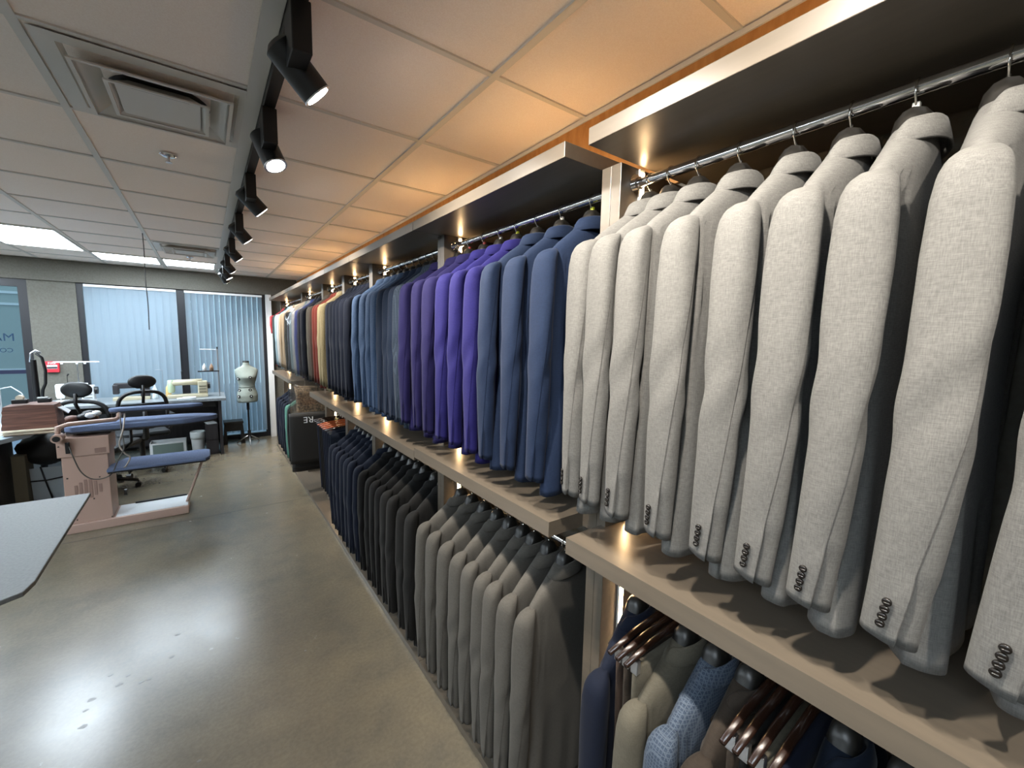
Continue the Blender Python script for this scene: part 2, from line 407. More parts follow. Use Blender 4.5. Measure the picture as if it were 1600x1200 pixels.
# ------------------------------------------------------------------ wardrobe units
RX, RZ, RZ2 = .98, 2.107, .978
XF, XP, XBK = .78, .92, XR-.012
UN = [(-.21, .815, .020, .016), (.815, 1.847, .056, .0015), (1.847, 2.888, .0015, .0015), (2.888, 3.59, .0015, .0015), (3.59, 4.34, .0015, .0015), (4.34, 5.40, .0015, .0015), (5.40, 7.10, .0015, .0015)]
UNAME = ['nearest', 'second', 'third', 'fourth', 'fifth', 'sixth', 'farthest']
def rail(z, t, y0, y1):
    r = B().cyl((RX, y0+.034, z), (RX, y1-.034, z), .0125, 24).build('hanging_rail', m_chrome, t, smooth='auto')
    for yy in (y0+.034, y1-.038):
        B().cyl((RX, yy, z), (RX, yy+.004, z), .026, 24).cyl((RX, yy-.0 if yy > (y0+y1)/2 else yy, z), (RX, yy+(.018 if yy < (y0+y1)/2 else -.014), z), .0165, 20).build('rail_flange', m_chrome, r, smooth='auto')
for k, (y0, y1, i0, i1) in enumerate(UN):
    t = thing('open_wardrobe', 'champagne laminate open wardrobe bay, %s along the right wall' % UNAME[k], 'wardrobe', (0, 0, 0), group='row of open wardrobe bays')
    zc = 2.152
    c0, c1 = (y0+i0, y1-(.046 if k == 0 else i1)) if k != 1 else (y0+.038, y1-i1)
    B().bb(XF, XBK, c0, c1, zc, zc+.04).build('top_box', m_lam, t, bevel=.0015)
    for (a, b_) in ((y0, y0+.034), (y1-.034, y1)):
        B().bb(XP, XBK, a+.0005, b_-.0005, .035, zc).build('side_panel', m_lam, t, bevel=.001)
    zs = 1.104 if k == 1 else 1.088
    if k != 5:
        s0, s1 = (y0+i0, y1-i1)
        B().prism([(XF, s0), (XP, s0), (XP, y0+.034), (XBK, y0+.034), (XBK, y1-.034), (XP, y1-.034), (XP, s1), (XF, s1)], zs, zs+.046).build('shelf', m_lam, t)
        if k != 4 and True: rail(RZ2, t, y0, y1)
        else: rail(RZ2-.02, t, y0, y1)
    rail(RZ, t, y0, y1)
    B().bb(XF+.02, XBK, y0+.001, y1-.001, 0, .035).build('base_board', m_lam, t, bevel=.001)
    for (za, zb) in (((zs+.05, 2.150), (.075, zs-.004)) if k != 5 else ((1.85, 2.150),)):
        ch = B().bb(.992, 1.012, y1-.040, y1-.034, za, zb).build('led_channel', m_grid, t)
        B().bb(.996, 1.008, y1-.0425, y1-.040, za+.01, zb-.01).build('led_strip', m_led, ch)
# unseen light strips added on top of the wardrobes to warm the ceiling
m_added_glow = emis('added ceiling glow', 'ffcb88', 14)
for k, (y0, y1, i0, i1) in enumerate(UN):
    t = thing('added_glow_strip', 'unseen warm light strip added on top of the %s wardrobe bay' % UNAME[k], 'light strip', (1.12, (y0+y1)/2, 2.192), group='added light strips on the wardrobe tops')
    hl = (y1-y0)/2-.2
    c = B().bb(-.015, .015, -hl, hl, 0, .008).build('channel', m_grid, t)
    B().bb(-.009, .009, -hl+.01, hl-.01, .008, .012).build('led_strip', m_added_glow, t)

# ------------------------------------------------------------------ jackets
def sm(x): x = min(max(x, 0), 1); return x*x*(3-2*x)
def interp(tab, z):
    # tab rows: key, values...; key increasing
    ks = [r[0] for r in tab]
    return [float(np.interp(z, ks, [r[i] for r in tab])) for i in range(1, len(tab[0]))]
def torso_mesh(seed, hem=-.895, fat=1.0, hi=True):
    rnd = random.Random(seed)
    prof = [(.072, .048, .026), (.085, .064, .030), (.10, .086, .032), (.125, .126, .034), (.15, .165, .035), (.172, .194, .035), (.185, .203, .036), (.205, .208, .037), (.235, .208, .038),
            (.28, .207, .040), (.36, .20, .038), (.46, .19, .034), (.56, .186, .034), (.66, .192, .037), (.76, .20, .040), (-hem, .206, .042)]
    n = 64 if hi else 28; rows = 54 if hi else 20
    ph = [rnd.uniform(0, 6.28) for _ in range(8)]
    zs = [.072+(-hem-.072)*(i/(rows-1))**1.25 for i in range(rows)]
    L = []
    for z in zs:
        w_, d_ = interp(prof, z); d_ *= fat
        lo = sm((z-.25)/.5); row = []
        for j in range(n):
            th = 2*PI*j/n; cx, sx = math.cos(th), math.sin(th)
            ex = .8
            x = w_*math.copysign(abs(cx)**ex, cx); y = d_*math.copysign(abs(sx)**(1.0-.25*sm((z-.18)/.15)), sx)
            fold = (.005*math.sin(3*th+ph[0]+z*2)+.004*math.sin(5*th+ph[1]-z*2)+.002*math.sin(9*th+ph[2]+z*2))*lo
            puck = .005*math.exp(-((abs(x)-.165)/.028)**2)*math.sin(abs(x)*260+ph[3])*sm((z-.15)/.06)*(1-sm((z-.36)/.16))
            y += math.copysign(1, sx)*(fold+puck)
            x += .008*math.sin(z*9+ph[4])*lo
            # front cutaway: the hem lifts towards the front opening, back vent
            zz = z
            if sx > .2: zz -= .02*sm((z-.6)/.25)*(1-min(1, abs(x)/.15))
            if sx < -.2 and z > .62: y += .012*math.exp(-(x/.012)**2)*sm((z-.62)/.1)
            row.append((x, y, -zz+.004*math.sin(2*th+ph[5])*lo))
        L.append(row)
    L = [[(x*.87, y, z) for x, y, z in r] for r in L]
    me = B().loops(L).mesh('torso', True); return me
def sleeve_mesh(seed, side, hi=True, length=1.0, fat=1.0):
    rnd = random.Random(seed*7+(side > 0)); ph = [rnd.uniform(0, 6.28) for _ in range(6)]
    bend = rnd.uniform(.75, 1.2); elbow = rnd.uniform(-.4, .5)
    tab = [(.172, .192, .011, .012, 0), (.179, .204, .022, .023, 0), (.190, .215, .030, .029, 0), (.208, .224, .0355, .031, 0), (.24, .229, .039, .032, 0), (.31, .233, .041, .031, 0), (.42, .236, .0405, .030, .0), (.55, .236, .039, .029, .002),
           (.65, .233, .0375, .028, .007), (.74, .229, .036, .026, .013), (.82, .224, .0345, .025, .019), (.85, .222, .034, .025, .021)]
    n = 80 if hi else 20; rows = 66 if hi else 18
    L = []
    off = [0, .03, .075, .13]; nu = n-7; off += [.13+(2*PI-.26)*k/(nu+1) for k in range(1, nu+1)] + [2*PI-.13, 2*PI-.075, 2*PI-.03]
    n = len(off)
    for i in range(rows):
        t = i/(rows-1); z = .172+(.85-.172)*(t**1.35)
        cx, a, b_, cy = interp(tab, z); cy *= bend; a *= fat
        low = sm((z-.3)/.3); row = []
        # back seam position: angle from outward (-x side=0) towards the back (-y)
        ths = np.interp(z, [.2, .35, .55, .74, .85], [2.0, 1.6, .95, .46, .32])
        vent = sm((z-.735)/.035)
        for j in range(n):
            th = ths+off[j]
            ox = b_*math.copysign(abs(math.cos(th))**.9, math.cos(th)); oy = -a*math.copysign(abs(math.sin(th))**.85, math.sin(th))
            dth = (th-ths+PI) % (2*PI)-PI
            seam = ((.0035+.017*vent) if j == 0 else 0)*sm((z-.24)/.05)+(.0016+.006*vent)*(math.exp(-dth/.9) if dth > 0 else 0)*sm((z-.24)/.05)
            flap = vent*.0045*math.exp(-((dth+.1)/.35)**2) if dth < 0 else 0
            wr = (.0016*math.sin(30*z+ph[0]+2*math.sin(th))+.0012*math.sin(47*z+3*th+ph[1]))*math.exp(-((z-.5-.05*elbow)/.09)**2)*1.3
            wr += .0012*math.sin(2*th+7*z+ph[2])*low + .0016*math.sin(2*th+ph[3])*low + .0012*math.sin(3*th+11*z+ph[4])
            k = 1-(seam-wr-flap)/math.hypot(ox, oy)
            X = (cx*.865+ox*k*.9); Y = cy+oy*k*.95
            Z = z
            if z > .84: Z += .010*(math.sin(th)*.5)
            row.append((side*X, Y, -(.172+(Z-.172)*length)))
        L.append(row)
    # turn the cuff inward so it reads as open cloth
    last = L[-1]; c = Vector((sum(p[0] for p in last)/n, sum(p[1] for p in last)/n, last[0][2]))
    inn = [(c.x+(p[0]-c.x)*.86, c.y+(p[1]-c.y)*.86, p[2]+.001) for p in last]
    inn2 = [(c.x+(p[0]-c.x)*.84, c.y+(p[1]-c.y)*.84, p[2]+.02) for p in last]
    L += [inn, inn2]
    return B().loops(L).mesh('sleeve', True)
def cuff_buttons(seed, side, k):
    """button k of the four by the sleeve vent"""
    tab_z = [.786, .798, .810, .822][k]
    rnd = random.Random(seed*7+(side > 0)); [rnd.uniform(0, 6.28) for _ in range(6)]; bend = rnd.uniform(.75, 1.2)
    tab = [(.74, .229, .036, .026, .013), (.82, .224, .0345, .025, .019), (.85, .222, .034, .025, .021)]
    cx, a, b_, cy = interp(tab, tab_z); cy *= bend
    th = np.interp(tab_z, [.74, .85], [.46, .32])-.5
    p = Vector((cx*.865+(b_+.004)*.9*math.cos(th)**.9, cy-.95*(a+.004)*math.copysign(abs(math.sin(th))**.85, math.sin(th)), -tab_z))
    nrm = Vector((math.cos(th), -math.sin(th)*.8, 0)).normalized()
    p.x *= side; nrm.x *= side
    b0 = B().tube([p-nrm*.001, p+nrm*.002, p+nrm*.0035, p+nrm*.0032], [.0054, .0058, .005, .003], 16)
    return b0.mesh('button', True)
def collar_mesh(hi=True):
    # profile swept round the back of the neck: stand and fall
    prof = [(.046, -.083), (.044, -.066), (.046, -.060), (.051, -.058), (.056, -.062), (.062, -.078), (.068, -.098), (.0655, -.1005), (.060, -.092), (.052, -.083)]
    L = []; N_ = 40 if hi else 16
    for i in range(N_+1):
        a = -PI*1.28+ PI*1.56*i/N_          # from front-left round the back to front-right
        u = abs(i/N_-.5)*2
        dz = -.055*sm((u-.55)/.45); s = 1+.18*sm((u-.5)/.5)
        row = []
        for r, z in prof:
            row.append((r*1.18*s*math.cos(a), r*.72*math.sin(a), z+dz-(.010*math.cos(a)**2)))
        L.append(row)
    return B().loops(L).mesh('collar', True)
def lapel_mesh(side):
    o = [(.052, .030, -.115), (.105, .047, -.165), (.085, .049, -.20), (.118, .050, -.225), (.075, .050, -.35), (.012, .047, -.50), (.02, .046, -.35), (.035, .040, -.20)]
    a = [(side*x*.78, y*.86, z) for x, y, z in o]; b_ = [(side*x*.78, y*.86-.006, z) for x, y, z in o]
    return B().loops([a, b_]).mesh('lapel')
def hook_mesh():
    pts = [(0, 0, -.036), (0, 0, -.032), (.004, 0, -.028), (.013, 0, -.016), (.0172, 0, -.004)]
    for i in range(0, 11):
        a = -.1+(PI+.5)*i/10
        pts.append((.0145*math.cos(a), 0, .0145*math.sin(a)))
    b0 = B().tube([(x, 0, z) for x, y, z in pts], .0017, 8); b0.cyl((0, 0, -.040), (0, 0, -.026), .0032, 10)
    return b0.mesh('hook', True)
def hanger_body_mesh():
    # broad contoured black coat hanger
    L = []
    for i in range(33):
        u = i/16-1; x = .155*u; ax = abs(x)*1.148
        top = -float(np.interp(ax, [0, .024, .032, .045, .086, .126, .165, .178], [.030, .036, .050, .090, .122, .145, .170, .182]))
        bot = top-float(np.interp(ax, [0, .03, .05, .178], [.075, .06, .03, .016]))
        th = float(np.interp(ax, [0, .03, .06, .178], [.027, .024, .011, .017]))
        if i in (0, 32): th *= .4
        L.append([(x, th*math.cos(2*PI*j/12), (top+bot)/2+(top-bot)/2*math.sin(2*PI*j/12)) for j in range(12)])
    return B().loops(L).mesh('hanger_arms', True)
NV = 6
TOR = [torso_mesh(s) for s in range(NV)]; TORL = [torso_mesh(s, hi=False) for s in range(3)]
SLV = [(sleeve_mesh(s, 1), sleeve_mesh(s, -1)) for s in range(NV)]; SLVL = [(sleeve_mesh(s, 1, False), sleeve_mesh(s, -1, False)) for s in range(3)]
SLVS = (sleeve_mesh(3, 1, False, .38), sleeve_mesh(3, -1, False, .38))
COLH, COLL = collar_mesh(), collar_mesh(False)
LAP = (lapel_mesh(1), lapel_mesh(-1))
BUT = {(s, k): cuff_buttons(s, 1, k) for s in range(NV) for k in range(4)}
HOOK, HARM = hook_mesh(), hanger_body_mesh()
def inst(name, me, M, parent, loc=(0, 0, 0)):
    if len(me.materials) == 0: me.materials.append(None)
    o = bpy.data.objects.new(name, me); COL.objects.link(o); o.parent = parent; o.location = loc
    o.material_slots[0].link = 'OBJECT'; o.material_slots[0].material = M
    return o
m_button = mat('dark horn button', '14110f', .25, spec=.4)
m_hook = mat('polished hook wire', (.78, .74, .68, 1), .2, 1)
m_hang = noise_mat('black hanger plastic', '0d0c0a', '1b1916', 60, .42, .05)
TAGC = {'red': mat('red size tag', 'd0504a', .5), 'yellow': mat('yellow size tag', 'd6dc3c', .5), 'white': mat('white size tag', 'e4e0d6', .5)}
def hanger(x, y, z, rz, label, group, sizetag=None):
    h = thing('clothes_hanger', label, 'hanger', (x, y, z), rz, group)
    inst('hook', HOOK, m_hook, h); inst('arms', HARM, m_hang, h)
    if sizetag:
        B().box((0, 0, -.029), (.010, .010, .011)).build('size_tag', TAGC[sizetag], h, bevel=.001)
    return h
def jacket(y, ys, z, M, label, hlabel, group, hgroup, var, hi=True, name='suit_jacket', short=False, sizetag=None, buttons=False, cat='jacket'):
    """y: hook position on the rail, ys: where the aisle-side sleeve sits"""
    phi = math.asin(max(-.6, min(.6, (ys-y)/.225)))    # turns the aisle side (+x local, rotated by pi) towards ys
    rz = PI-phi
    hanger(RX, y, z, rz, hlabel, hgroup, sizetag)
    t = thing(name, label, cat, (RX, y, z), rz, group)
    # local +x points to the aisle, local -y to the far side: mirror so the back faces the camera
    s = random.Random(var*31+int(y*1000)); vi = var
    tor = (TOR if hi else TORL)[vi % (NV if hi else 3)]; sl = (SLV if hi else SLVL)[vi % (NV if hi else 3)]
    if short: sl = SLVS
    parts = [inst('torso', tor, M, t), inst('sleeve', sl[0], M, t), inst('sleeve', sl[1], M, t)]
    parts.append(inst('collar', COLH if hi else COLL, M, t))
    if hi: parts += [inst('lapel', LAP[0], M, t), inst('lapel', LAP[1], M, t)]
    if buttons:
        for k in range(4): parts.append(inst('button', BUT[(vi % NV, k)], m_button, t))
    for p in parts: p.scale = (1, -1, 1)
    return t

NUM = ['first', 'second', 'third', 'fourth', 'fifth', 'sixth', 'seventh', 'eighth', 'ninth', 'tenth', 'eleventh', 'twelfth']
F = {
 'lgrey': fabric('light grey linen-look wool', '8c8a88', 'abaaa6', .8),
 'navyb': fabric('steel navy wool', '24375a', '2c4268', .6),
 'royal': fabric('royal indigo wool', '29257c', '322d8c', .6),
 'royald': fabric('deep purple-blue wool', '252062', '2c276e', .6),
 'plaid': fabric('blue-grey checked wool', '2b3a4e', '3a4c64', .6, plaid='8aa0bb'),
 'slate': fabric('slate blue wool', '2b3a56', '364866', .7),
 'denim': fabric('pale denim blue wool', '46638f', '6583ad', .8),
 'navyd': fabric('midnight navy wool', '151f36', '1a2640', .6),
 'navyd2': fabric('blue-black wool', '121d33', '19263f', .6),
 'cream': fabric('cream linen', 'b6a77f', 'd6c9a2', .8),
 'tan': fabric('cream flecked cloth', '9c8b62', 'cfc29a', 1.0, plaid='6d5c3c'),
 'rust': fabric('rust red cloth', '7c2f22', '8f3b2c', .6),
 'brown': fabric('brown wool', '4c3c33', '5c4a3f', .6),
 'taupe': fabric('taupe grey wool', '67625a', '7a756b', .6),
 'blue': fabric('bright blue cloth', '3b52a8', '4c64bb', .6),
 'beige': fabric('beige cotton', 'bfa98c', 'cdb99d', .6),
 'white': fabric('white cotton', 'd2d6d8', 'e2e5e6', .5),
 'sky': fabric('pale blue cotton', '9fbfd0', 'b3cfdd', .5),
 'olive': fabric('dark olive wool', '34322a', '403e35', .6),
 'teal': fabric('dark slate green cloth', '2d3b40', '37474c', .6),
 'red': fabric('coral red knit', 'c5404c', 'd24f5a', .5),
 'mgrey': fabric('mid grey wool', '77736c', '837f78', .4),
 'char': fabric('charcoal wool', '272726', '302f2e', .5),
 'black': fabric('black wool', '0f0f10', '161617', .5),
 'mint': fabric('mint cloth', '6fb3a2', '83c2b2', .5),
 'check': fabric('blue and grey check', '44536b', '66778f', .8, plaid='aebccb'),
 'bgrey': fabric('warm beige grey wool', '7d7768', '8c8676', .5),
 'mbrown': fabric('mid brown wool', '463c33', '52473d', .5),
 'inky': fabric('dark petrol blue wool', '0f1c2e', '182a42', .8),
}
CN = {'lgrey': 'light grey', 'navyb': 'steel navy', 'royal': 'royal indigo', 'royald': 'deep purple-blue', 'plaid': 'blue-grey checked', 'slate': 'slate blue', 'denim': 'pale denim-blue', 'navyd': 'midnight navy',
 'navyd2': 'blue-black', 'cream': 'cream', 'tan': 'cream flecked', 'rust': 'rust red', 'brown': 'brown', 'taupe': 'taupe grey', 'blue': 'bright blue', 'beige': 'beige', 'white': 'white', 'sky': 'pale blue',
 'olive': 'dark olive', 'teal': 'dark slate-green', 'red': 'coral red', 'mgrey': 'mid grey', 'char': 'charcoal', 'black': 'black', 'mint': 'mint green', 'check': 'blue checked', 'bgrey': 'beige grey', 'mbrown': 'mid brown', 'inky': 'dark petrol-blue'}
def row(k, upper, items, hi=True, z=None, buttons=False):
    bay = UNAME[k]; lev = 'upper' if upper else 'lower'
    for i, it in enumerate(items):
        y, ys, c = it[:3]; o = it[3] if len(it) > 3 else {}
        kind = o.get('kind', 'suit jacket'); nm = kind.replace(' ', '_')
        L_ = '%s %s, %s rail of the %s bay, %s from near end' % (CN[c], kind, lev, bay, NUM[i])
        Hh = 'black hanger of the %s garment from the near end, %s bay, %s rail' % (NUM[i], bay, lev)
        jacket(y, ys, z or (RZ if upper else RZ2), F[c], L_, Hh, 'jackets on the %s rail of the %s bay' % (lev, bay), 'hangers on the %s rail of the %s bay' % (lev, bay),
               o.get('var', i+k*2), hi, nm, o.get('short', False), o.get('tag'), buttons, cat='jacket' if 'jacket' in kind else 'shirt')
row(0, True, [(.0, .0, 'lgrey'), (.109, .106, 'lgrey'), (.209, .21, 'lgrey', {'tag': 'white'}), (.297, .299, 'lgrey'), (.387, .391, 'lgrey'), (.495, .51, 'lgrey'), (.592, .622, 'lgrey'), (.668, .716, 'lgrey'), (.728, .795, 'lgrey')], buttons=True)
row(1, True, [(.938, .924, 'navyb', {'tag': 'yellow'}), (1.074, 1.067, 'navyb', {'tag': 'white'}), (1.20, 1.209, 'navyb'), (1.322, 1.312, 'royal', {'tag': 'yellow'}), (1.435, 1.427, 'royal', {'tag': 'white'}), (1.557, 1.541, 'royal', {'tag': 'red'}), (1.68, 1.672, 'royald', {'tag': 'red'}), (1.775, 1.80, 'royald')])
row(2, True, [(1.945, 1.94, 'royald'), (2.04, 2.02, 'plaid'), (2.12, 2.09, 'slate'), (2.215, 2.17, 'slate'), (2.30, 2.265, 'slate'), (2.40, 2.37, 'denim'), (2.50, 2.46, 'denim'), (2.61, 2.58, 'denim'), (2.75, 2.74, 'denim')])
row(3, True, [(2.97, 2.94, 'navyd2'), (3.07, 3.05, 'navyd'), (3.16, 3.15, 'navyd2'), (3.26, 3.25, 'navyd'), (3.36, 3.35, 'navyd2'), (3.47, 3.46, 'navyd')], hi=False)
row(4, True, [(3.67, 3.64, 'tan'), (3.77, 3.75, 'cream'), (3.87, 3.86, 'rust'), (3.97, 3.96, 'rust'), (4.09, 4.08, 'brown'), (4.22, 4.22, 'taupe')], hi=False)
row(5, True, [(4.52, 4.52, 'navyd2'), (4.68, 4.68, 'navyd'), (4.85, 4.85, 'blue'), (5.02, 5.02, 'white', {'kind': 'shirt'}), (5.17, 5.17, 'sky', {'kind': 'shirt'}), (5.29, 5.29, 'navyd')], hi=False)
row(6, True, [(5.56, 5.54, 'olive'), (5.75, 5.73, 'beige'), (5.98, 5.96, 'beige'), (6.18, 6.16, 'white', {'kind': 'shirt'}), (6.40, 6.38, 'sky', {'kind': 'shirt'}), (6.62, 6.60, 'teal'), (6.86, 6.86, 'red', {'kind': 'polo shirt', 'short': True})], hi=False)
row(0, False, [(.02, .02, 'navyd2'), (.115, .115, 'inky'), (.205, .205, 'inky'), (.385, .395, 'mbrown'), (.465, .475, 'check'), (.545, .56, 'bgrey'), (.70, .667, 'navyd')])
row(1, False, [(1.007, .977, 'mgrey'), (1.092, 1.073, 'mgrey'), (1.178, 1.163, 'mgrey'), (1.247, 1.236, 'mgrey'), (1.335, 1.327, 'mgrey'), (1.428, 1.42, 'mgrey'), (1.53, 1.53, 'mgrey'), (1.64, 1.648, 'mgrey'), (1.742, 1.765, 'mgrey')])
row(2, False, [(1.93, 1.90, 'char'), (2.03, 2.01, 'char'), (2.165, 2.16, 'char'), (2.26, 2.26, 'char'), (2.35, 2.355, 'black'), (2.45, 2.46, 'black'), (2.54, 2.55, 'black'), (2.68, 2.70, 'black'), (2.79, 2.82, 'navyd2')])
row(3, False, [(2.96, 2.95, 'navyd2'), (3.05, 3.05, 'navyd2'), (3.15, 3.16, 'navyd2'), (3.26, 3.28, 'navyd'), (3.37, 3.40, 'navyd'), (3.47, 3.52, 'navyd2')], hi=False)
row(6, False, [(5.60, 5.60, 'black'), (5.78, 5.78, 'mint'), (5.96, 5.96, 'navyd'), (6.14, 6.14, 'navyd2'), (6.34, 6.34, 'navyd'), (6.56, 6.56, 'navyd')], hi=False)

# trousers on clip hangers
m_wood = noise_mat('varnished hanger wood', '8a3c1c', 'a4512a', 30, .25, .03, stretch=(.1, 1, 1))
m_dwood = mat('dark brown hanger wood', '21130d', .25)
def trousers(y, z, M, hm, label, hlabel, ln=.78, wd=.36, rz=0, grp='trousers', hg='trouser hangers'):
    h = thing('trouser_hanger', hlabel, 'hanger', (RX, y, z), PI+rz, hg)
    inst('hook', HOOK, m_hook, h)
    B().tube([(-wd/2, 0, -.078), (-wd/4, 0, -.062), (0, 0, -.056), (wd/4, 0, -.062), (wd/2, 0, -.078)], [.007, .009, .010, .009, .007], 10, sy=.9).build('bar', hm, h, smooth=True)
    for s in (-1, 1):
        B().box((s*wd*.40, 0, -.098), (.016, .020, .036)).build('clip', m_steel, h, bevel=.002)
    t = thing('trousers', label, 'trousers', (RX, y, z), PI+rz, grp)
    rnd = random.Random(int(y*977)); ph = rnd.uniform(0, 6); n = 32; L = []
    for i in range(16):
        v = i/15; zz = -.104-ln*v; w_ = wd*.42*(1-.12*v); row_ = []
        for j in range(n):
            th = 2*PI*j/n; c, s = math.cos(th), math.sin(th)
            x = w_*math.copysign(abs(c)**.5, c); yy = (.013+.004*v)*math.copysign(abs(s)**.6, s)+.005*v*math.sin(x*40+ph)
            row_.append((x, yy, zz+.004*math.sin(x*20+ph)))
        L.append(row_)
    B().loops(L).build('cloth', M, t, smooth=True)
    return t
for i, (y, c) in enumerate([(3.68, 'inky'), (3.75, 'navyd'), (3.82, 'navyd2'), (3.89, 'navyd'), (3.96, 'navyd2'), (4.03, 'black'), (4.10, 'black'), (4.17, 'navyd')]):
    wd_ = m_wood if 1 <= i <= 4 else m_dwood; wn = 'orange varnished' if 1 <= i <= 4 else 'dark brown'
    trousers(y, RZ2-.02, F[c], wd_, '%s trousers on the lower rail of the fifth bay, %s from its near end' % (CN[c], NUM[i]), '%s wooden clip hanger on the fifth bay lower rail, %s from its near end' % (wn, NUM[i]), .62, .42,
             grp='trousers in the fifth bay', hg='wooden clip hangers in the fifth bay')
for i, (y, c, hm) in enumerate([(.618, 'mbrown', m_dwood), (.642, 'brown', m_dwood), (.592, 'bgrey', m_dwood)]):
    trousers(y-.012, RZ2, F[c], hm, '%s trousers beside the dark navy jacket on the nearest lower rail, %s pair' % (CN[c], NUM[i]), 'dark clip hanger beside the dark navy jacket on the nearest lower rail, %s' % NUM[i], .8, .40,
             grp='trousers by the navy jacket in the nearest bay', hg='clip hangers by the navy jacket')
for i, (y, c, hm) in enumerate([(.345, 'mbrown', m_dwood), (.32, 'black', m_dwood), (.292, 'bgrey', m_dwood), (.262, 'navyd', m_dwood)]):
    trousers(y, RZ2, F[c], hm, '%s trousers between brown and petrol-blue jackets, %s pair' % (CN[c], NUM[i]), '%s dark clip hanger between brown and petrol-blue jackets' % NUM[i].capitalize(), .8, .40,
             grp='trousers between jackets in the nearest bay', hg='clip hangers between jackets in the nearest bay')

# garment bags in the sixth bay
def garment_bag(y, x0, x1, ztop, zmid, zbot, label, txt=None, fill=None):
    t = thing('garment_bag', label, 'garment bag', ((x0+x1)/2, y, 0))
    h = (x1-x0)/2
    def shell(z0, z1, name, M, th=.035):
        L = []; n = 28
        for i in range(14):
            v = i/13; z = z0+(z1-z0)*v; row_ = []
            sh = 1.0 if z < ztop-.15 else max(.25, 1-(z-(ztop-.15))/.15*.75)
            for j in range(n):
                a = 2*PI*j/n; c, s = math.cos(a), math.sin(a)
                row_.append((h*sh*math.copysign(abs(c)**.5, c), (th+.004*math.sin(9*z+3*a))*math.copysign(abs(s)**.6, s), z))
            L.append(row_)
        return B().loops(L).build(name, M, t, smooth=True)
    shell(zmid, ztop, 'clear_upper', m_clear)
    shell(zbot, zmid, 'black_lower', m_bag)
    if fill:
        L = []
        for i in range(8):
            z = zmid+.01+(fill-zmid)*i/7; L.append([(h*.8*math.copysign(abs(math.cos(a))**.5, math.cos(a))+.01*math.sin(i+a), .024*math.copysign(abs(math.sin(a))**.6, math.sin(a)), z) for a in [2*PI*j/24 for j in range(24)]])
        B().loops(L).build('garment_inside', m_tweed, t, smooth=True)
    if txt:
        text(txt, 'bag_lettering', m_whitep, t, (.045, -.043, zmid-.025), (-PI/2, 0, PI), .085, font_ext=.0005)
    return t
m_bag = mat('black bag fabric', '131211', .6)
m_tweed = noise_mat('brown patterned cloth', '2b241d', '8a755a', 60, .8, .2)
b1 = garment_bag(4.52, .62, 1.20, 2.05, .90, .40, 'black garment bag with clear upper part and white lettering')
for i, (ch, px) in enumerate((('R', -.075), ('E', -.165))):
    pass
# lettering hangs upside down on the bag
tx = text('RE', 'bag_lettering', m_whitep, b1, (-.075, -.0435, .865), (PI/2, PI, 0), .085, font_ext=.0005)
garment_bag(4.68, .66, 1.2, 2.04, .62, .30, 'second garment bag behind the lettered one, reaching lower', fill=1.12)
garment_bag(4.85, .68, 1.2, 2.04, .55, .22, 'third garment bag with a dark bottom nearest the mint jacket', fill=1.12)
tag(B().loops([[(RX-.17, 5.16, 1.99), (RX+.02, 5.16, 2.075), (RX+.17, 5.16, 1.99), (RX+.17, 5.16, 1.93), (RX-.17, 5.16, 1.93)], [(RX-.17, 5.175, 1.99), (RX+.02, 5.175, 2.075), (RX+.17, 5.175, 1.99), (RX+.17, 5.175, 1.93), (RX-.17, 5.175, 1.93)]]).build('hanger_cover', m_cardb), 'white paper cover over a hanger in the sixth bay', 'paper cover')

# ------------------------------------------------------------------ work area by the window
# long dark desk under the window
t = thing('sewing_desk', 'long dark sewing desk under the window blinds', 'desk', (0, 0, 0))
DT = .79
B().bb(-1.72, .19, 6.88, 7.60, DT-.035, DT).build('tabletop', noise_mat('grey desk laminate', '6d7377', '7e8488', 40, .3, .02), t, bevel=.003)
B().bb(.10, .135, 6.93, 7.56, 0, DT-.035).build('end_panel', m_dark, t)
B().bb(-1.68, -1.645, 6.93, 7.56, 0, DT-.035).build('end_panel', m_dark, t)
B().bb(-1.645, .10, 7.50, 7.53, .10, DT-.035).build('back_panel', m_dark, t)
B().bb(-.10, .08, 7.0, 7.3, DT-.13, DT-.036).build('motor_box', m_black, t, bevel=.006)
t = thing('drawer_pedestal', 'black drawer pedestal under the right end of the desk', 'pedestal', (0, 0, 0))
B().bb(-.06, .085, 6.98, 7.42, 0.002, .42).build('body', m_dark, t, bevel=.003)
B().bb(-.055, .08, 6.97, 6.98, .03, .2).build('drawer', m_dark, t)
B().bb(-.055, .08, 6.97, 6.98, .215, .40).build('drawer', m_dark, t)
t = thing('folded_papers', 'small pile of white papers on the drawer pedestal', 'papers', (0, 0, .42))
B().box((.0, 7.12, .006), (.11, .2, .011), (0, 0, .2)).build('sheets', m_whitep, t)
# bin
t = thing('waste_bin', 'white waste bin with a plastic liner beside the desk', 'bin', (-.15, 7.2, 0))
B().lathe([(.066, 0), (.082, .27), (.079, .27), (.064, .01), (.0, .008)], n=32).build('body', m_whitep, t, smooth='auto')
B().lathe([(.083, .20), (.086, .23), (.088, .29), (.083, .305), (.075, .29), (.076, .22)], n=32).build('liner', mat('bin liner film', 'cfd6d8', .25), t, smooth=True)
# low tray box
t = thing('storage_box', 'low clear-lidded storage box on the floor under the desk', 'box', (-.47, 7.25, 0))
B().bb(-.19, .19, -.12, .12, .0, .02).bb(-.19, .19, -.12, -.11, .02, .20).bb(-.19, .19, .11, .12, .02, .20).bb(-.19, -.18, -.11, .11, .02, .2).bb(.18, .19, -.11, .11, .02, .2).build('body', m_whitep, t)
B().bb(-.16, .16, -.1225, -.12, .04, .18).build('front_label', mat('green grey card', '6f7f7a', .6), t)
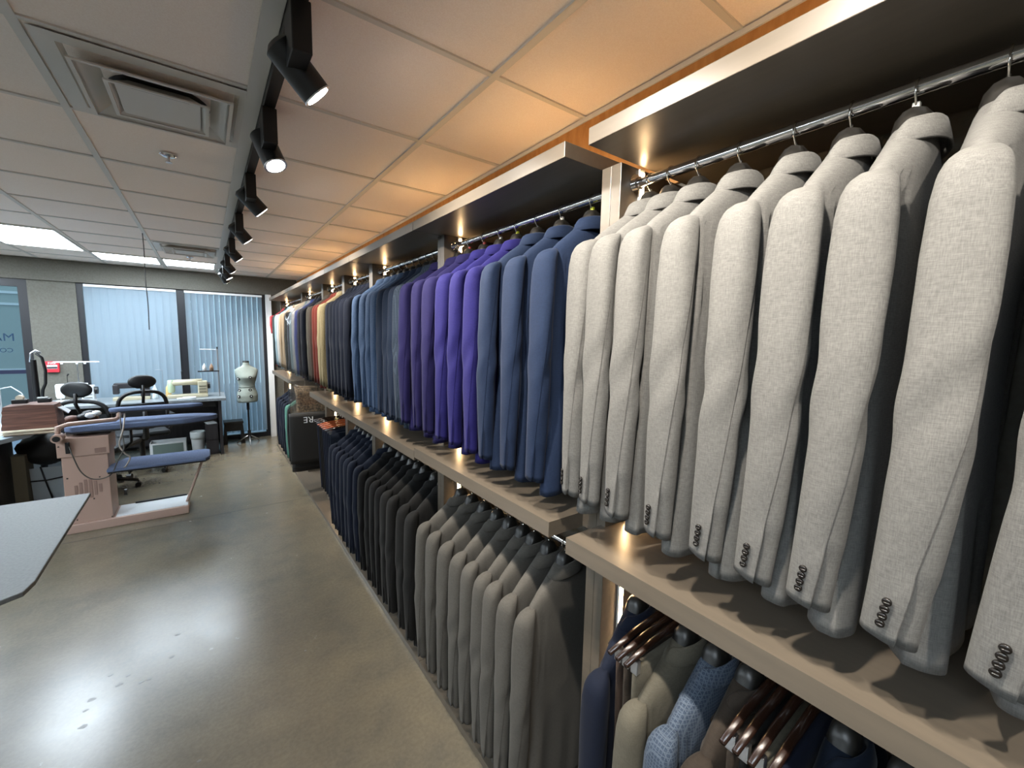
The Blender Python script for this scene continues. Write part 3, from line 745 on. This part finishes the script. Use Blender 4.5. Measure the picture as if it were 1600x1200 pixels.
# step stool
t = thing('step_stool', 'small black step stool on the floor beside the dress form', 'stool', (.285, 7.58, 0))
B().bb(-.125, .125, -.11, .11, .31, .345).build('top', m_black, t, bevel=.006)
for s in (-1, 1):
    B().loops([[(s*.115, -.10, .31), (s*.095, -.10, .31), (s*.095, .10, .31), (s*.115, .10, .31)], [(s*.14, -.12, .001), (s*.085, -.12, .001), (s*.085, .12, .001), (s*.14, .12, .001)]]).build('leg_panel', m_black, t)
B().bb(-.10, .10, -.105, -.085, .20, .31).bb(-.10, .10, .085, .105, .20, .31).build('crossbar', m_black, t)
# dress form
t = thing('dress_form', 'grey adjustable dress form on a black pole by the window', 'dress form', (.475, 7.42, 0), rz=.15)
prof = [(.64, .125, .09), (.66, .135, .10), (.74, .138, .105), (.80, .125, .095), (.845, .11, .08), (.90, .105, .076), (.96, .118, .088), (1.02, .132, .10), (1.06, .142, .092), (1.10, .152, .075), (1.13, .150, .062), (1.155, .12, .052), (1.175, .08, .046), (1.19, .05, .042), (1.225, .043, .040), (1.24, .043, .040)]
def dress(z0, z1, nm):
    L = []
    for i in range(28):
        z = z0+(z1-z0)*i/27; a, b_ = interp(prof, z)
        L.append([(a*math.cos(2*PI*j/36), b_*math.sin(2*PI*j/36)-(.02*math.exp(-((z-1.02)/.05)**2)*max(0, -math.sin(2*PI*j/36))), z) for j in range(36)])
    return B().loops(L).build(nm, m_mann, t, smooth=True)
dress(.64, .858, 'hip_section'); dress(.863, 1.24, 'bust_section')
B().lathe([(.044, 1.24), (.046, 1.252), (.038, 1.262), (.0, 1.264)], sy=.95).build('neck_cap', m_black, t, smooth=True)
for (x, z) in ((.02, 1.02), (-.118, 1.0), (.018, .83), (-.105, .825), (.025, .735), (-.12, .735)):
    a, b_ = interp(prof, z); yy = -b_*math.sqrt(max(.05, 1-(x/a)**2))-(.014 if z > .95 else 0)
    nrm = Vector((x/a/a, yy/b_/b_, 0)).normalized(); p = Vector((x, yy, z))
    dl = B().tube([p-nrm*.004, p+nrm*.008], .021, 18).build('dial', m_black, t, smooth='auto')
    B().tube([p+nrm*.008, p+nrm*.010], .008, 12).build('dial_centre', m_whitep, dl)
B().cyl((0, 0, .10), (0, 0, .66), .012).cyl((0, 0, .52), (0, 0, .65), .019).build('pole', m_black, t, smooth='auto')
B().cyl((0, 0, .10), (0, 0, .2), .022).build('collar', m_black, t, smooth='auto')
for a in (.5, 2.6, 4.55):
    B().tube([(0, 0, .13), (.10*math.cos(a), .10*math.sin(a), .07), (.17*math.cos(a), .17*math.sin(a), .008)], [.009, .009, .008], 10).build('foot', m_steel, t, smooth=True)
# thread stand
t = thing('thread_stand', 'tall metal thread stand with two cones at the desk end', 'thread stand', (.125, 7.1, DT))
B().cyl((0, 0, 0), (0, 0, .67), .008, 12).cyl((0, 0, .65), (-.19, 0, .655), .005, 10).build('pole', m_steel, t, smooth='auto')
B().cyl((0, 0, .66), (0, 0, .69), .009, 10).build('cap', m_black, t)
B().box((-.11, 0, .355), (.24, .05, .014)).build('tray', m_black, t, bevel=.003)
for x, mm, nm in ((-.155, m_whitep, 'white thread cone on the tall thread stand'), (-.075, mat('brown thread', '8a6f5a', .8), 'brown thread cone on the tall thread stand')):
    c = thing('thread_cone', nm, 'thread cone', (.125+x, 7.1, DT+.363))
    B().lathe([(.024, 0), (.022, .05), (.014, .075), (.006, .085), (.004, .10), (0, .10)], n=20).build('thread', mm, c, smooth=True)
def sewing_machine(x, y, z, label, M, L_=.40, col2=None, rz=0, s=1):
    t = thing('sewing_machine', label, 'sewing machine', (x, y, z), rz); t.scale = (s, s, s)
    B().box((0, 0, .02), (L_, .17, .04)).build('bed', M, t, bevel=.006)
    B().box((L_/2-.055, 0, .125), (.11, .13, .18)).build('pillar', M, t, bevel=.012)
    B().tube([(L_/2-.06, 0, .20), (0, 0, .205), (-L_/2+.05, 0, .20)], [.048, .038, .042], 14).build('arm', M, t, smooth=True)
    B().lathe([(.032, .07), (.040, .10), (.040, .225), (.030, .24), (0, .242)], (-L_/2+.045, 0, 0), 20).build('head', col2 or M, t, smooth='auto')
    B().cyl((-L_/2+.045, 0, .04), (-L_/2+.045, 0, .08), .004).build('needle_bar', m_steel, t)
    B().cyl((L_/2, 0, .15), (L_/2+.03, 0, .15), .045, 24).build('handwheel', m_black, t, smooth='auto')
    B().cyl((-.06, .02, .235), (-.06, .02, .34), .003).tube([(-.06, .02, .34), (-.045, .02, .36)], .008, 8).build('spool_pin', m_black, t)
    for i in range(3): B().box((L_/2-.055, -.068, .07+.04*i), (.08, .008, .006)).build('vent_slot', m_black, t)
sewing_machine(-.225, 7.2, DT, 'beige sewing machine in the middle of the window desk', m_beige, .44, mat('pale green enamel', 'a8b89c', .4))
sewing_machine(-1.30, 7.15, DT, 'white overlock machine at the left end of the window desk', m_whitep, .34)
t = thing('thread_rack', 'white bar thread guide above the overlock machine', 'thread guide', (-1.29, 7.3, DT))
B().cyl((0, 0, 0), (0, 0, .49), .006).build('pole', m_steel, t)
B().box((0, 0, .495), (.40, .018, .016)).build('bar', m_whitep, t)
for x in (-.13, .0, .07): B().box((x, 0, .478), (.02, .016, .02)).build('guide', m_whitep, t)
t = thing('industrial_machine', 'dark sewing machine on the desk behind the second chair', 'sewing machine', (-.80, 7.25, DT))
B().box((0, 0, .02), (.36, .16, .04)).build('bed', m_beige, t, bevel=.005)
B().box((.13, 0, .12), (.09, .12, .18)).build('pillar', m_dark, t, bevel=.01)
B().box((0, 0, .185), (.34, .08, .07)).build('arm', m_dark, t, bevel=.012)
B().box((-.15, 0, .14), (.06, .09, .12)).build('head', m_dark, t, bevel=.01)
for x, cc in ((-.44, 'c9a970'), (-.57, 'b9c4c8')):
    c = thing('thread_cone', '%s thread cone on the desk left of the beige machine' % ('golden' if cc == 'c9a970' else 'pale grey'), 'thread cone', (x, 7.3 if x > -.5 else 7.2, DT))
    B().lathe([(.035, 0), (.033, .02), (.026, .13), (.010, .16), (.006, .18), (0, .18)], n=20).build('thread', mat('thread '+cc, cc, .8), c, smooth=True)
t = thing('cloth_pile', 'white folded cloth under the beige sewing machine', 'cloth', (-.24, 7.0, DT))
B().box((0, 0, .008), (.20, .10, .014), (0, 0, .15)).box((.03, .0, .02), (.14, .08, .010), (0, 0, -.1)).build('folds', m_whitep, t, bevel=.004)
t = thing('wire_antenna', 'thin wire thread guide left of the beige machine', 'thread guide', (-.50, 7.45, DT))
B().cyl((0, 0, 0), (0, 0, .36), .003).cyl((0, 0, .36), (-.07, 0, .365), .003).build('wire', m_steel, t)
# fire alarm pull
t = thing('fire_alarm', 'red fire alarm pull box on the wall beside the door', 'fire alarm', (-1.595, YB, 1.20))
m_red = mat('alarm red', 'c02a36', .4)
B().bb(-.062, .062, -.035, 0, -.07, .07).build('case', m_red, t, bevel=.004)
B().bb(-.045, .045, -.041, -.035, -.018, .0).build('pull_handle', m_black, t)
B().bb(-.046, .046, -.0375, -.035, -.024, .024).build('handle_plate', m_whitep, t)
text('FIRE', 'lettering', m_whitep, t, (0, -.0365, .034), (PI/2, 0, 0), .04, 'CENTER')

# ------------------------------------------------------------------ office chairs
m_mesh = mat('chair mesh', '14181c', .7)
def office_chair(x, y, rz, label, tall=1.0):
    t = thing('office_chair', label, 'office chair', (x, y, 0), rz, 'black office chairs at the sewing desk')
    # local: back of chair at -y, sitter faces +y
    def frame_loop(w, h, z, y0, r):
        pts = []
        for i in range(33):
            a = 2*PI*i/32; c, s = math.cos(a), math.sin(a)
            pts.append((w*math.copysign(abs(c)**.7, c), y0+.03*(abs(c)), z+h*math.copysign(abs(s)**.7, s)))
        return pts
    B().tube(frame_loop(.215, .21, .78, -.25, .014), .020, 10).build('back_frame', m_black, t, smooth=True)
    P = B(); L = []
    for i in range(9):
        u = i/8*2-1; L.append([(.205*v*(1-.08*u*u), -.25+.03*abs(v)-.003, .72+.13*u) for v in (-1, -.5, 0, .5, 1)]+[(.205*v*(1-.08*u*u), -.25+.03*abs(v)+.003, .72+.13*u) for v in (1, .5, 0, -.5, -1)])
    P.loops(L).build('back_mesh', m_mesh, t)
    L = []
    for i in range(9):
        u = i/8*2-1; k = math.sqrt(max(0, 1-u*u*.85)); L.append([(.125*k*math.cos(2*PI*j/16)*1.0, -.27+.028*k*math.sin(2*PI*j/16), 1.105+.075*u) for j in range(16)])
    B().loops(L).build('headrest', m_black, t, smooth=True)
    B().tube([(0, -.24, .86), (0, -.30, .97), (0, -.29, 1.07)], .015, 8).build('headrest_post', m_black, t, smooth=True)
    B().tube([(0, .0, .43), (0, -.26, .46), (0, -.29, .62), (0, -.28, .80)], [.03, .03, .026, .02], 10).build('back_post', m_black, t, smooth=True)
    B().box((0, .03, .475), (.48, .47, .07)).build('seat', m_mesh, t, bevel=.03)
    for s in (-1, 1):
        B().tube([(s*.23, -.05, .46), (s*.28, -.03, .52), (s*.28, -.03, .655)], .014, 8).build('arm_post', m_black, t, smooth=True)
        B().box((s*.28, .02, .67), (.07, .24, .03)).build('armrest', m_black, t, bevel=.012)
    B().cyl((0, 0, .10), (0, 0, .44), .026).cyl((0, 0, .38), (0, 0, .44), .06).build('gas_column', m_black, t, smooth='auto')
    for i in range(5):
        a = 2*PI*i/5+.3; c, s = math.cos(a), math.sin(a)
        lg = B().tube([(0, 0, .12), (.13*c, .13*s, .11), (.27*c, .27*s, .075)], [.028, .022, .016], 10).build('base_arm', m_blackg, t, smooth=True)
        B().cyl((.27*c-.022*s, .27*s+.022*c, .028), (.27*c+.022*s, .27*s-.022*c, .028), .026, 16).cyl((.27*c, .27*s, .03), (.27*c, .27*s, .08), .007, 8).build('caster', m_black, lg, smooth='auto')
office_chair(-.93, 5.93, -.35, 'black mesh office chair behind the left end of the ironing boards')
office_chair(-.67, 6.55, .25, 'black mesh office chair right of the other one, nearer the window')

# ------------------------------------------------------------------ ironing station
t = thing('ironing_station', 'cream vacuum ironing station with blue-grey padded boards', 'ironing station', (0, 0, 0))
B().bb(-1.0, -.20, 4.78, 5.12, 0.0, .075).build('base_tray', m_pink, t, bevel=.006)
B().bb(-.70, -.205, 4.80, 5.10, .0755, .078).build('tray_top', m_whitep, t)
B().bb(-.99, -.715, 4.80, 5.10, .075, .645).build('cabinet', m_pink, t, bevel=.004)
B().bb(-1.01, -.70, 4.79, 5.11, .645, .80).build('control_box', m_pink, t, bevel=.004)
for i, (h0, h1) in enumerate(((.30, .40), (.29, .42), (.28, .44), (.28, .44), (.30, .42), (.32, .39))):
    B().bb(-.93+.029*i, -.912+.029*i, 4.797, 4.80, h0, h1).build('vent_grille', m_pinkd, t)
B().bb(-.955, -.93, 4.765, 4.79, .68, .77).build('socket', m_black, t, bevel=.004)
B().bb(-.79, -.72, 4.788, 4.79, .66, .70).build('rating_plate', m_pinkd, t)
for (x, z) in ((-.995, .79), (-.995, .74), (-.965, .47), (-.775, .45), (-.82, .27), (-.93, .11), (-.72, .09)):
    B().cyl((x, 4.788 if z > .645 else 4.797, z), (x, 4.78 if z > .645 else 4.79, z), .005, 10).build('screw', m_black, t)
def board(pts_x0, pts_x1, y0, hw, z, th, nose, name, two_ends=False):
    poly = []
    n = 14
    # pointed round nose at the +x end
    for i in range(n+1):
        a = -PI/2+PI*i/n; poly.append((pts_x1-nose+nose*math.cos(a), y0+hw*.45*math.sin(a) if False else y0+hw*math.sin(a)*(1-.35*max(0, math.cos(a)))))
    if two_ends:
        for i in range(n+1):
            a = PI/2+PI*i/n; poly.append((pts_x0+nose*.6+nose*.6*math.cos(a), y0+hw*math.sin(a)))
    else: poly += [(pts_x0+.05, y0+hw), (pts_x0, y0+hw-.05), (pts_x0, y0-hw+.05), (pts_x0+.05, y0-hw)]
    o = B().prism(poly, z-th, z).build(name, m_pad, t, bevel=.010)
    B().prism([(x*.0+((x-(pts_x0+pts_x1)/2)*.985+(pts_x0+pts_x1)/2), (y-y0)*.96+y0) for x, y in poly], z-th-.012, z-th).build('board_underside', m_dark, o)
board(-.97, .06, 4.98, .17, .885, .045, .26, 'main_board')
board(-.71, -.05, 4.96, .055, 1.005, .03, .10, 'sleeve_board', True)
B().tube([(-.985, 4.76, .825), (-.985, 4.76, .90), (-.93, 4.80, .915), (-.66, 4.88, .915), (-.64, 4.90, .93), (-.64, 4.93, .975)], .018, 12).build('swing_arm', m_pink, t, smooth=True)
B().cyl((-.985, 4.70, .82), (-.985, 4.80, .82), .034, 24).build('arm_joint', m_pink, t, smooth='auto')
B().cyl((-.985, 4.695, .82), (-.985, 4.70, .82), .022, 20).build('joint_cap', m_black, t)
B().cyl((-.64, 4.92, .955), (-.60, 4.96, .975), .018, 14).build('sleeve_bracket', m_pink, t, smooth='auto')
# lower pad tray
poly = [(-.72, 4.72), (-.05, 4.72), (-.015, 4.80), (-.015, 5.06), (-.05, 5.10), (-.64, 5.10), (-.72, 4.90)]
lp = B().prism(poly, .495, .52).build('lower_tray', m_pad, t, bevel=.006)
B().prism([((x+.36)*.985-.36, (y-4.9)*.97+4.9) for x, y in poly], .483, .495).build('tray_edge', m_black, lp)
B().cyl((-.07, 4.90, .485), (-.215, 4.90, .075), .011, 12).build('tray_leg', m_pink, t, smooth='auto')
B().bb(-.60, -.22, 5.085, 5.10, .079, .092).build('tray_rail', m_black, t)
B().cyl((-.66, 5.02, .22), (-.64, 5.02, .22), .03, 18).build('foot_switch', m_black, t, smooth='auto')
m_cable = mat('grey cable', '4b4844', .5)
def cable(pts, r, label, M, n=60):
    P = [Vector(p) for p in pts]; out = []
    for i in range(len(P)-1):
        p0, p1, p2, p3 = P[max(i-1, 0)], P[i], P[i+1], P[min(i+2, len(P)-1)]
        for k in range(10):
            u = k/10; out.append(.5*((2*p1)+(-p0+p2)*u+(2*p0-5*p1+4*p2-p3)*u*u+(-p0+3*p1-3*p2+p3)*u**3))
    out.append(P[-1])
    return tag(B().tube(out, r, 8).build('power_cable', M, smooth=True), label, 'cable')
cable([(-.93, 4.76, .74), (-.91, 4.74, .66), (-.87, 4.74, .52), (-.80, 4.74, .45), (-.70, 4.735, .47), (-.64, 4.70, .60), (-.60, 4.72, .70), (-.62, 4.80, .86), (-.625, 4.88, .97)], .0045, 'dark cable looping down the front of the ironing station', m_cable)
cable([(-.60, 4.90, .955), (-.60, 4.75, .85), (-.63, 4.74, .72), (-.60, 4.74, .64), (-.57, 4.74, .60), (-.60, 4.74, .53), (-.61, 4.72, .525)], .006, 'pale hose hanging beside the ironing station cabinet', mat('pale hose', '9c948c', .4))

# ------------------------------------------------------------------ cutting table, lower left
t = thing('cutting_table', 'large grey cutting table at the lower left edge', 'table', (0, 0, 0))
poly = [(-.482, 2.76), (-.465, 1.86), (-.475, 1.795), (-.52, 1.765), (-2.3, 1.74), (-2.3, 2.79)]
B().prism(poly, .885, .90).build('tabletop', m_counter, t, bevel=.003)
B().prism([(-.60, 2.68), (-.60, 2.0), (-.78, 1.80), (-2.25, 1.80), (-2.25, 2.72)], .80, .885).build('apron', m_black, t)
for (x, y) in ((-1.05, 2.60), (-1.05, 2.05), (-2.15, 2.6), (-2.15, 1.95)): B().bb(x-.03, x+.03, y-.03, y+.03, 0, .80).build('leg', m_dark, t)

# ------------------------------------------------------------------ left desk and clutter
t = thing('left_desk', 'pale blue-grey worktable at the left edge behind the ironing station', 'table', (0, 0, 0))
B().prism([(-1.19, 5.35), (-1.19, 5.0), (-1.30, 4.78), (-2.3, 4.74), (-2.3, 5.6), (-1.19, 5.6)], .80, .835).build('tabletop', mat('pale worktop', 'a7b7c4', .3), t, bevel=.003)
B().bb(-2.2, -1.42, 4.85, 5.5, 0, .80).build('cabinet', m_dark, t)
t = thing('paper_stack', 'loose stack of brown papers under the folded fabric', 'papers', (-1.16, 5.02, .836))
for i in range(7):
    B().box((.01*math.sin(i*2.1), .012*math.cos(i*1.7), .004+i*.0058), (.30+.02*math.sin(i*3), .26, .0045), (0, 0, .05*math.sin(i*2.7))).build('sheet', [m_cardb, m_leather, m_cardb][i % 3], t)
t = thing('folded_fabric', 'stack of folded brown leather-look fabric on the left worktable', 'fabric stack', (-1.17, 5.05, .878))
L = []
for i in range(9):
    v = i/8; z = .19*v
    L.append([(x*(1-.10*v+.015*math.sin(i*2.3)), y*(1-.10*v), z+.006*math.sin(x*20+i)) for x, y in ((-.155, -.11), (0, -.115), (.155, -.11), (.16, 0), (.155, .11), (0, .115), (-.155, .11), (-.16, 0))])
B().loops(L).build('folds', m_leather, t, smooth='auto')
t = thing('magazine', 'white leaflet with a red mark leaning against the brown fabric', 'leaflet', (-1.03, 5.1, .91))
B().box((.02, 0, .10), (.10, .16, .006), (0, .75, .1)).build('sheet', m_whitep, t)
B().box((.0, -.05, .113), (.035, .03, .003), (0, .75, .1)).build('red_mark', m_red, t)
t = thing('tape_dispenser', 'black tape dispenser on the brown fabric stack', 'tape dispenser', (-1.235, 5.05, 1.072))
B().box((0, 0, .02), (.09, .05, .035)).build('base', m_black, t, bevel=.006)
B().cyl((.0, -.02, .05), (0, .02, .05), .022, 18).build('roll', m_cardb, t, smooth='auto')
t = thing('stapler', 'dark hand tool on the right of the brown fabric stack', 'tool', (-1.10, 5.05, 1.072))
B().box((0, 0, .02), (.08, .045, .036)).build('body', m_black, t, bevel=.008)
B().box((-.01, 0, .043), (.06, .03, .008)).build('top', m_whitep, t)
t = thing('steam_boiler', 'tall black steam wand with looped hose behind the brown fabric', 'steamer', (-1.27, 5.62, 0))
B().cyl((0, 0, 0), (0, 0, .02), .09).build('base', m_black, t)
B().tube([(0, 0, .02), (0, 0, 1.0), (0, 0, 1.40)], [.022, .024, .02], 14).build('column', m_black, t, smooth='auto')
B().tube([(-.02, 0, 1.38), (-.01, 0, 1.46), (.02, 0, 1.485), (.05, 0, 1.46)], .008, 8).build('hook', m_steel, t, smooth=True)
B().tube([(.02, 0, 1.46), (.055, 0, 1.42), (.07, 0, 1.30), (.062, 0, 1.18), (.04, 0, 1.12), (.03, 0, 1.0)], .011, 10).build('hose', m_black, t, smooth=True)
t = thing('white_stand', 'white metal pole stand at the left edge of the photo', 'stand', (-1.56, 5.85, 0))
B().cyl((0, 0, 0), (0, 0, 1.50), .014).cyl((0, 0, 0), (0, 0, .02), .10).build('pole', m_whitep, t, smooth='auto')
B().tube([(0, 0, 1.12), (.08, 0, 1.14), (.14, 0, 1.08), (.17, 0, 1.0)], .005, 8).build('curved_arm', m_whitep, t, smooth=True)
t = thing('storage_tub', 'pale grey plastic tub tied with black cord beside the ironing station', 'tub', (-1.23, 5.55, 0))
B().loops([[(sx*a, sy*a*.85, z) for sx, sy in ((-1, -1), (1, -1), (1, 1), (-1, 1))] for a, z in ((.10, .12), (.145, .44), (.138, .44), (.094, .13))]).build('body', mat('grey tub plastic', 'a4adb2', .4), t, bevel=.01)
B().bb(-.11, .11, -.10, .10, 0, .12).build('stand', m_black, t)
B().tube([(-.15, -.13, .33), (0, -.125, .32), (.15, -.13, .34)], .006, 6).tube([(-.02, -.128, .45), (0, -.12, .32), (.03, -.10, .13)], .006, 6).build('cord', m_black, t, smooth=True)
t = thing('black_bag', 'black bag of cloth lying on the grey tub', 'bag', (-1.22, 5.52, .44))
L = []
for i in range(9):
    v = i/8*2-1; k = math.sqrt(max(.02, 1-v*v)); L.append([(.19*k*math.cos(2*PI*j/16)+.02*math.sin(j*2+i), .13*k*math.sin(2*PI*j/16), .15+.145*v) for j in range(16)])
B().loops(L).build('sack', m_bag, t, smooth=True)
t = thing('scrap_pile', 'heap of dark cloth scraps right of the leaflet', 'cloth', (-.92, 5.32, .0))
B().bb(-.11, .11, -.12, .12, 0, .84).build('box', m_black, t, bevel=.01)
rnd = random.Random(5)
for i in range(6):
    c = (rnd.uniform(-.08, .08), rnd.uniform(-.08, .08), .87+rnd.uniform(0, .05)); rr = rnd.uniform(.03, .045)
    B().lathe([(0.001, -rr*.9), (rr, -rr*.5), (rr*1.2, 0), (rr*.8, rr*.6), (0.001, rr*.8)], c, 10).build('scrap', [m_black, m_leather, m_whitep][i % 3], t, smooth=True)
t = thing('shopping_bag', 'brown printed carton standing under the left worktable', 'carton', (-1.36, 5.45, 0))
B().bb(-.04, .04, -.10, .10, .12, .58).build('side', mat('carton print', '6b6350', .7), t)
B().bb(-.035, .035, -.095, .095, 0, .12).build('foot', m_black, t)

# ------------------------------------------------------------------ floor details
j = B()
for y in (4.60, 6.35): j.bb(-4.0, .79, y-.003, y+.003, .0002, .0007)
struct('trim_6', j, m_joint, 'saw-cut joints in the concrete floor')

fl = bpy.data.objects['floor']; ch = B(); rnd = random.Random(3)
for (x, y, r) in ((-.50, 2.36, .016), (-.50, 2.52, .017), (-.41, 2.56, .014), (-.385, 2.61, .009), (-.22, 2.64, .013), (-.205, 2.83, .013), (-.51, 2.46, .011), (-.455, 2.66, .010), (-.33, 2.52, .010), (-.30, 2.52, .009), (-.1, 1.9, .008), (.35, 2.3, .007)):
    r *= .7; k = 11; ch.prism([(x+r*(1+rnd.uniform(-.35, .35))*math.cos(2*PI*q/k)*1.3, y+r*(1+rnd.uniform(-.35, .35))*math.sin(2*PI*q/k)) for q in range(k)], .0001, .0005)
ch.build('floor_chips', mat('worn concrete spot', '5a564e', .3), fl)
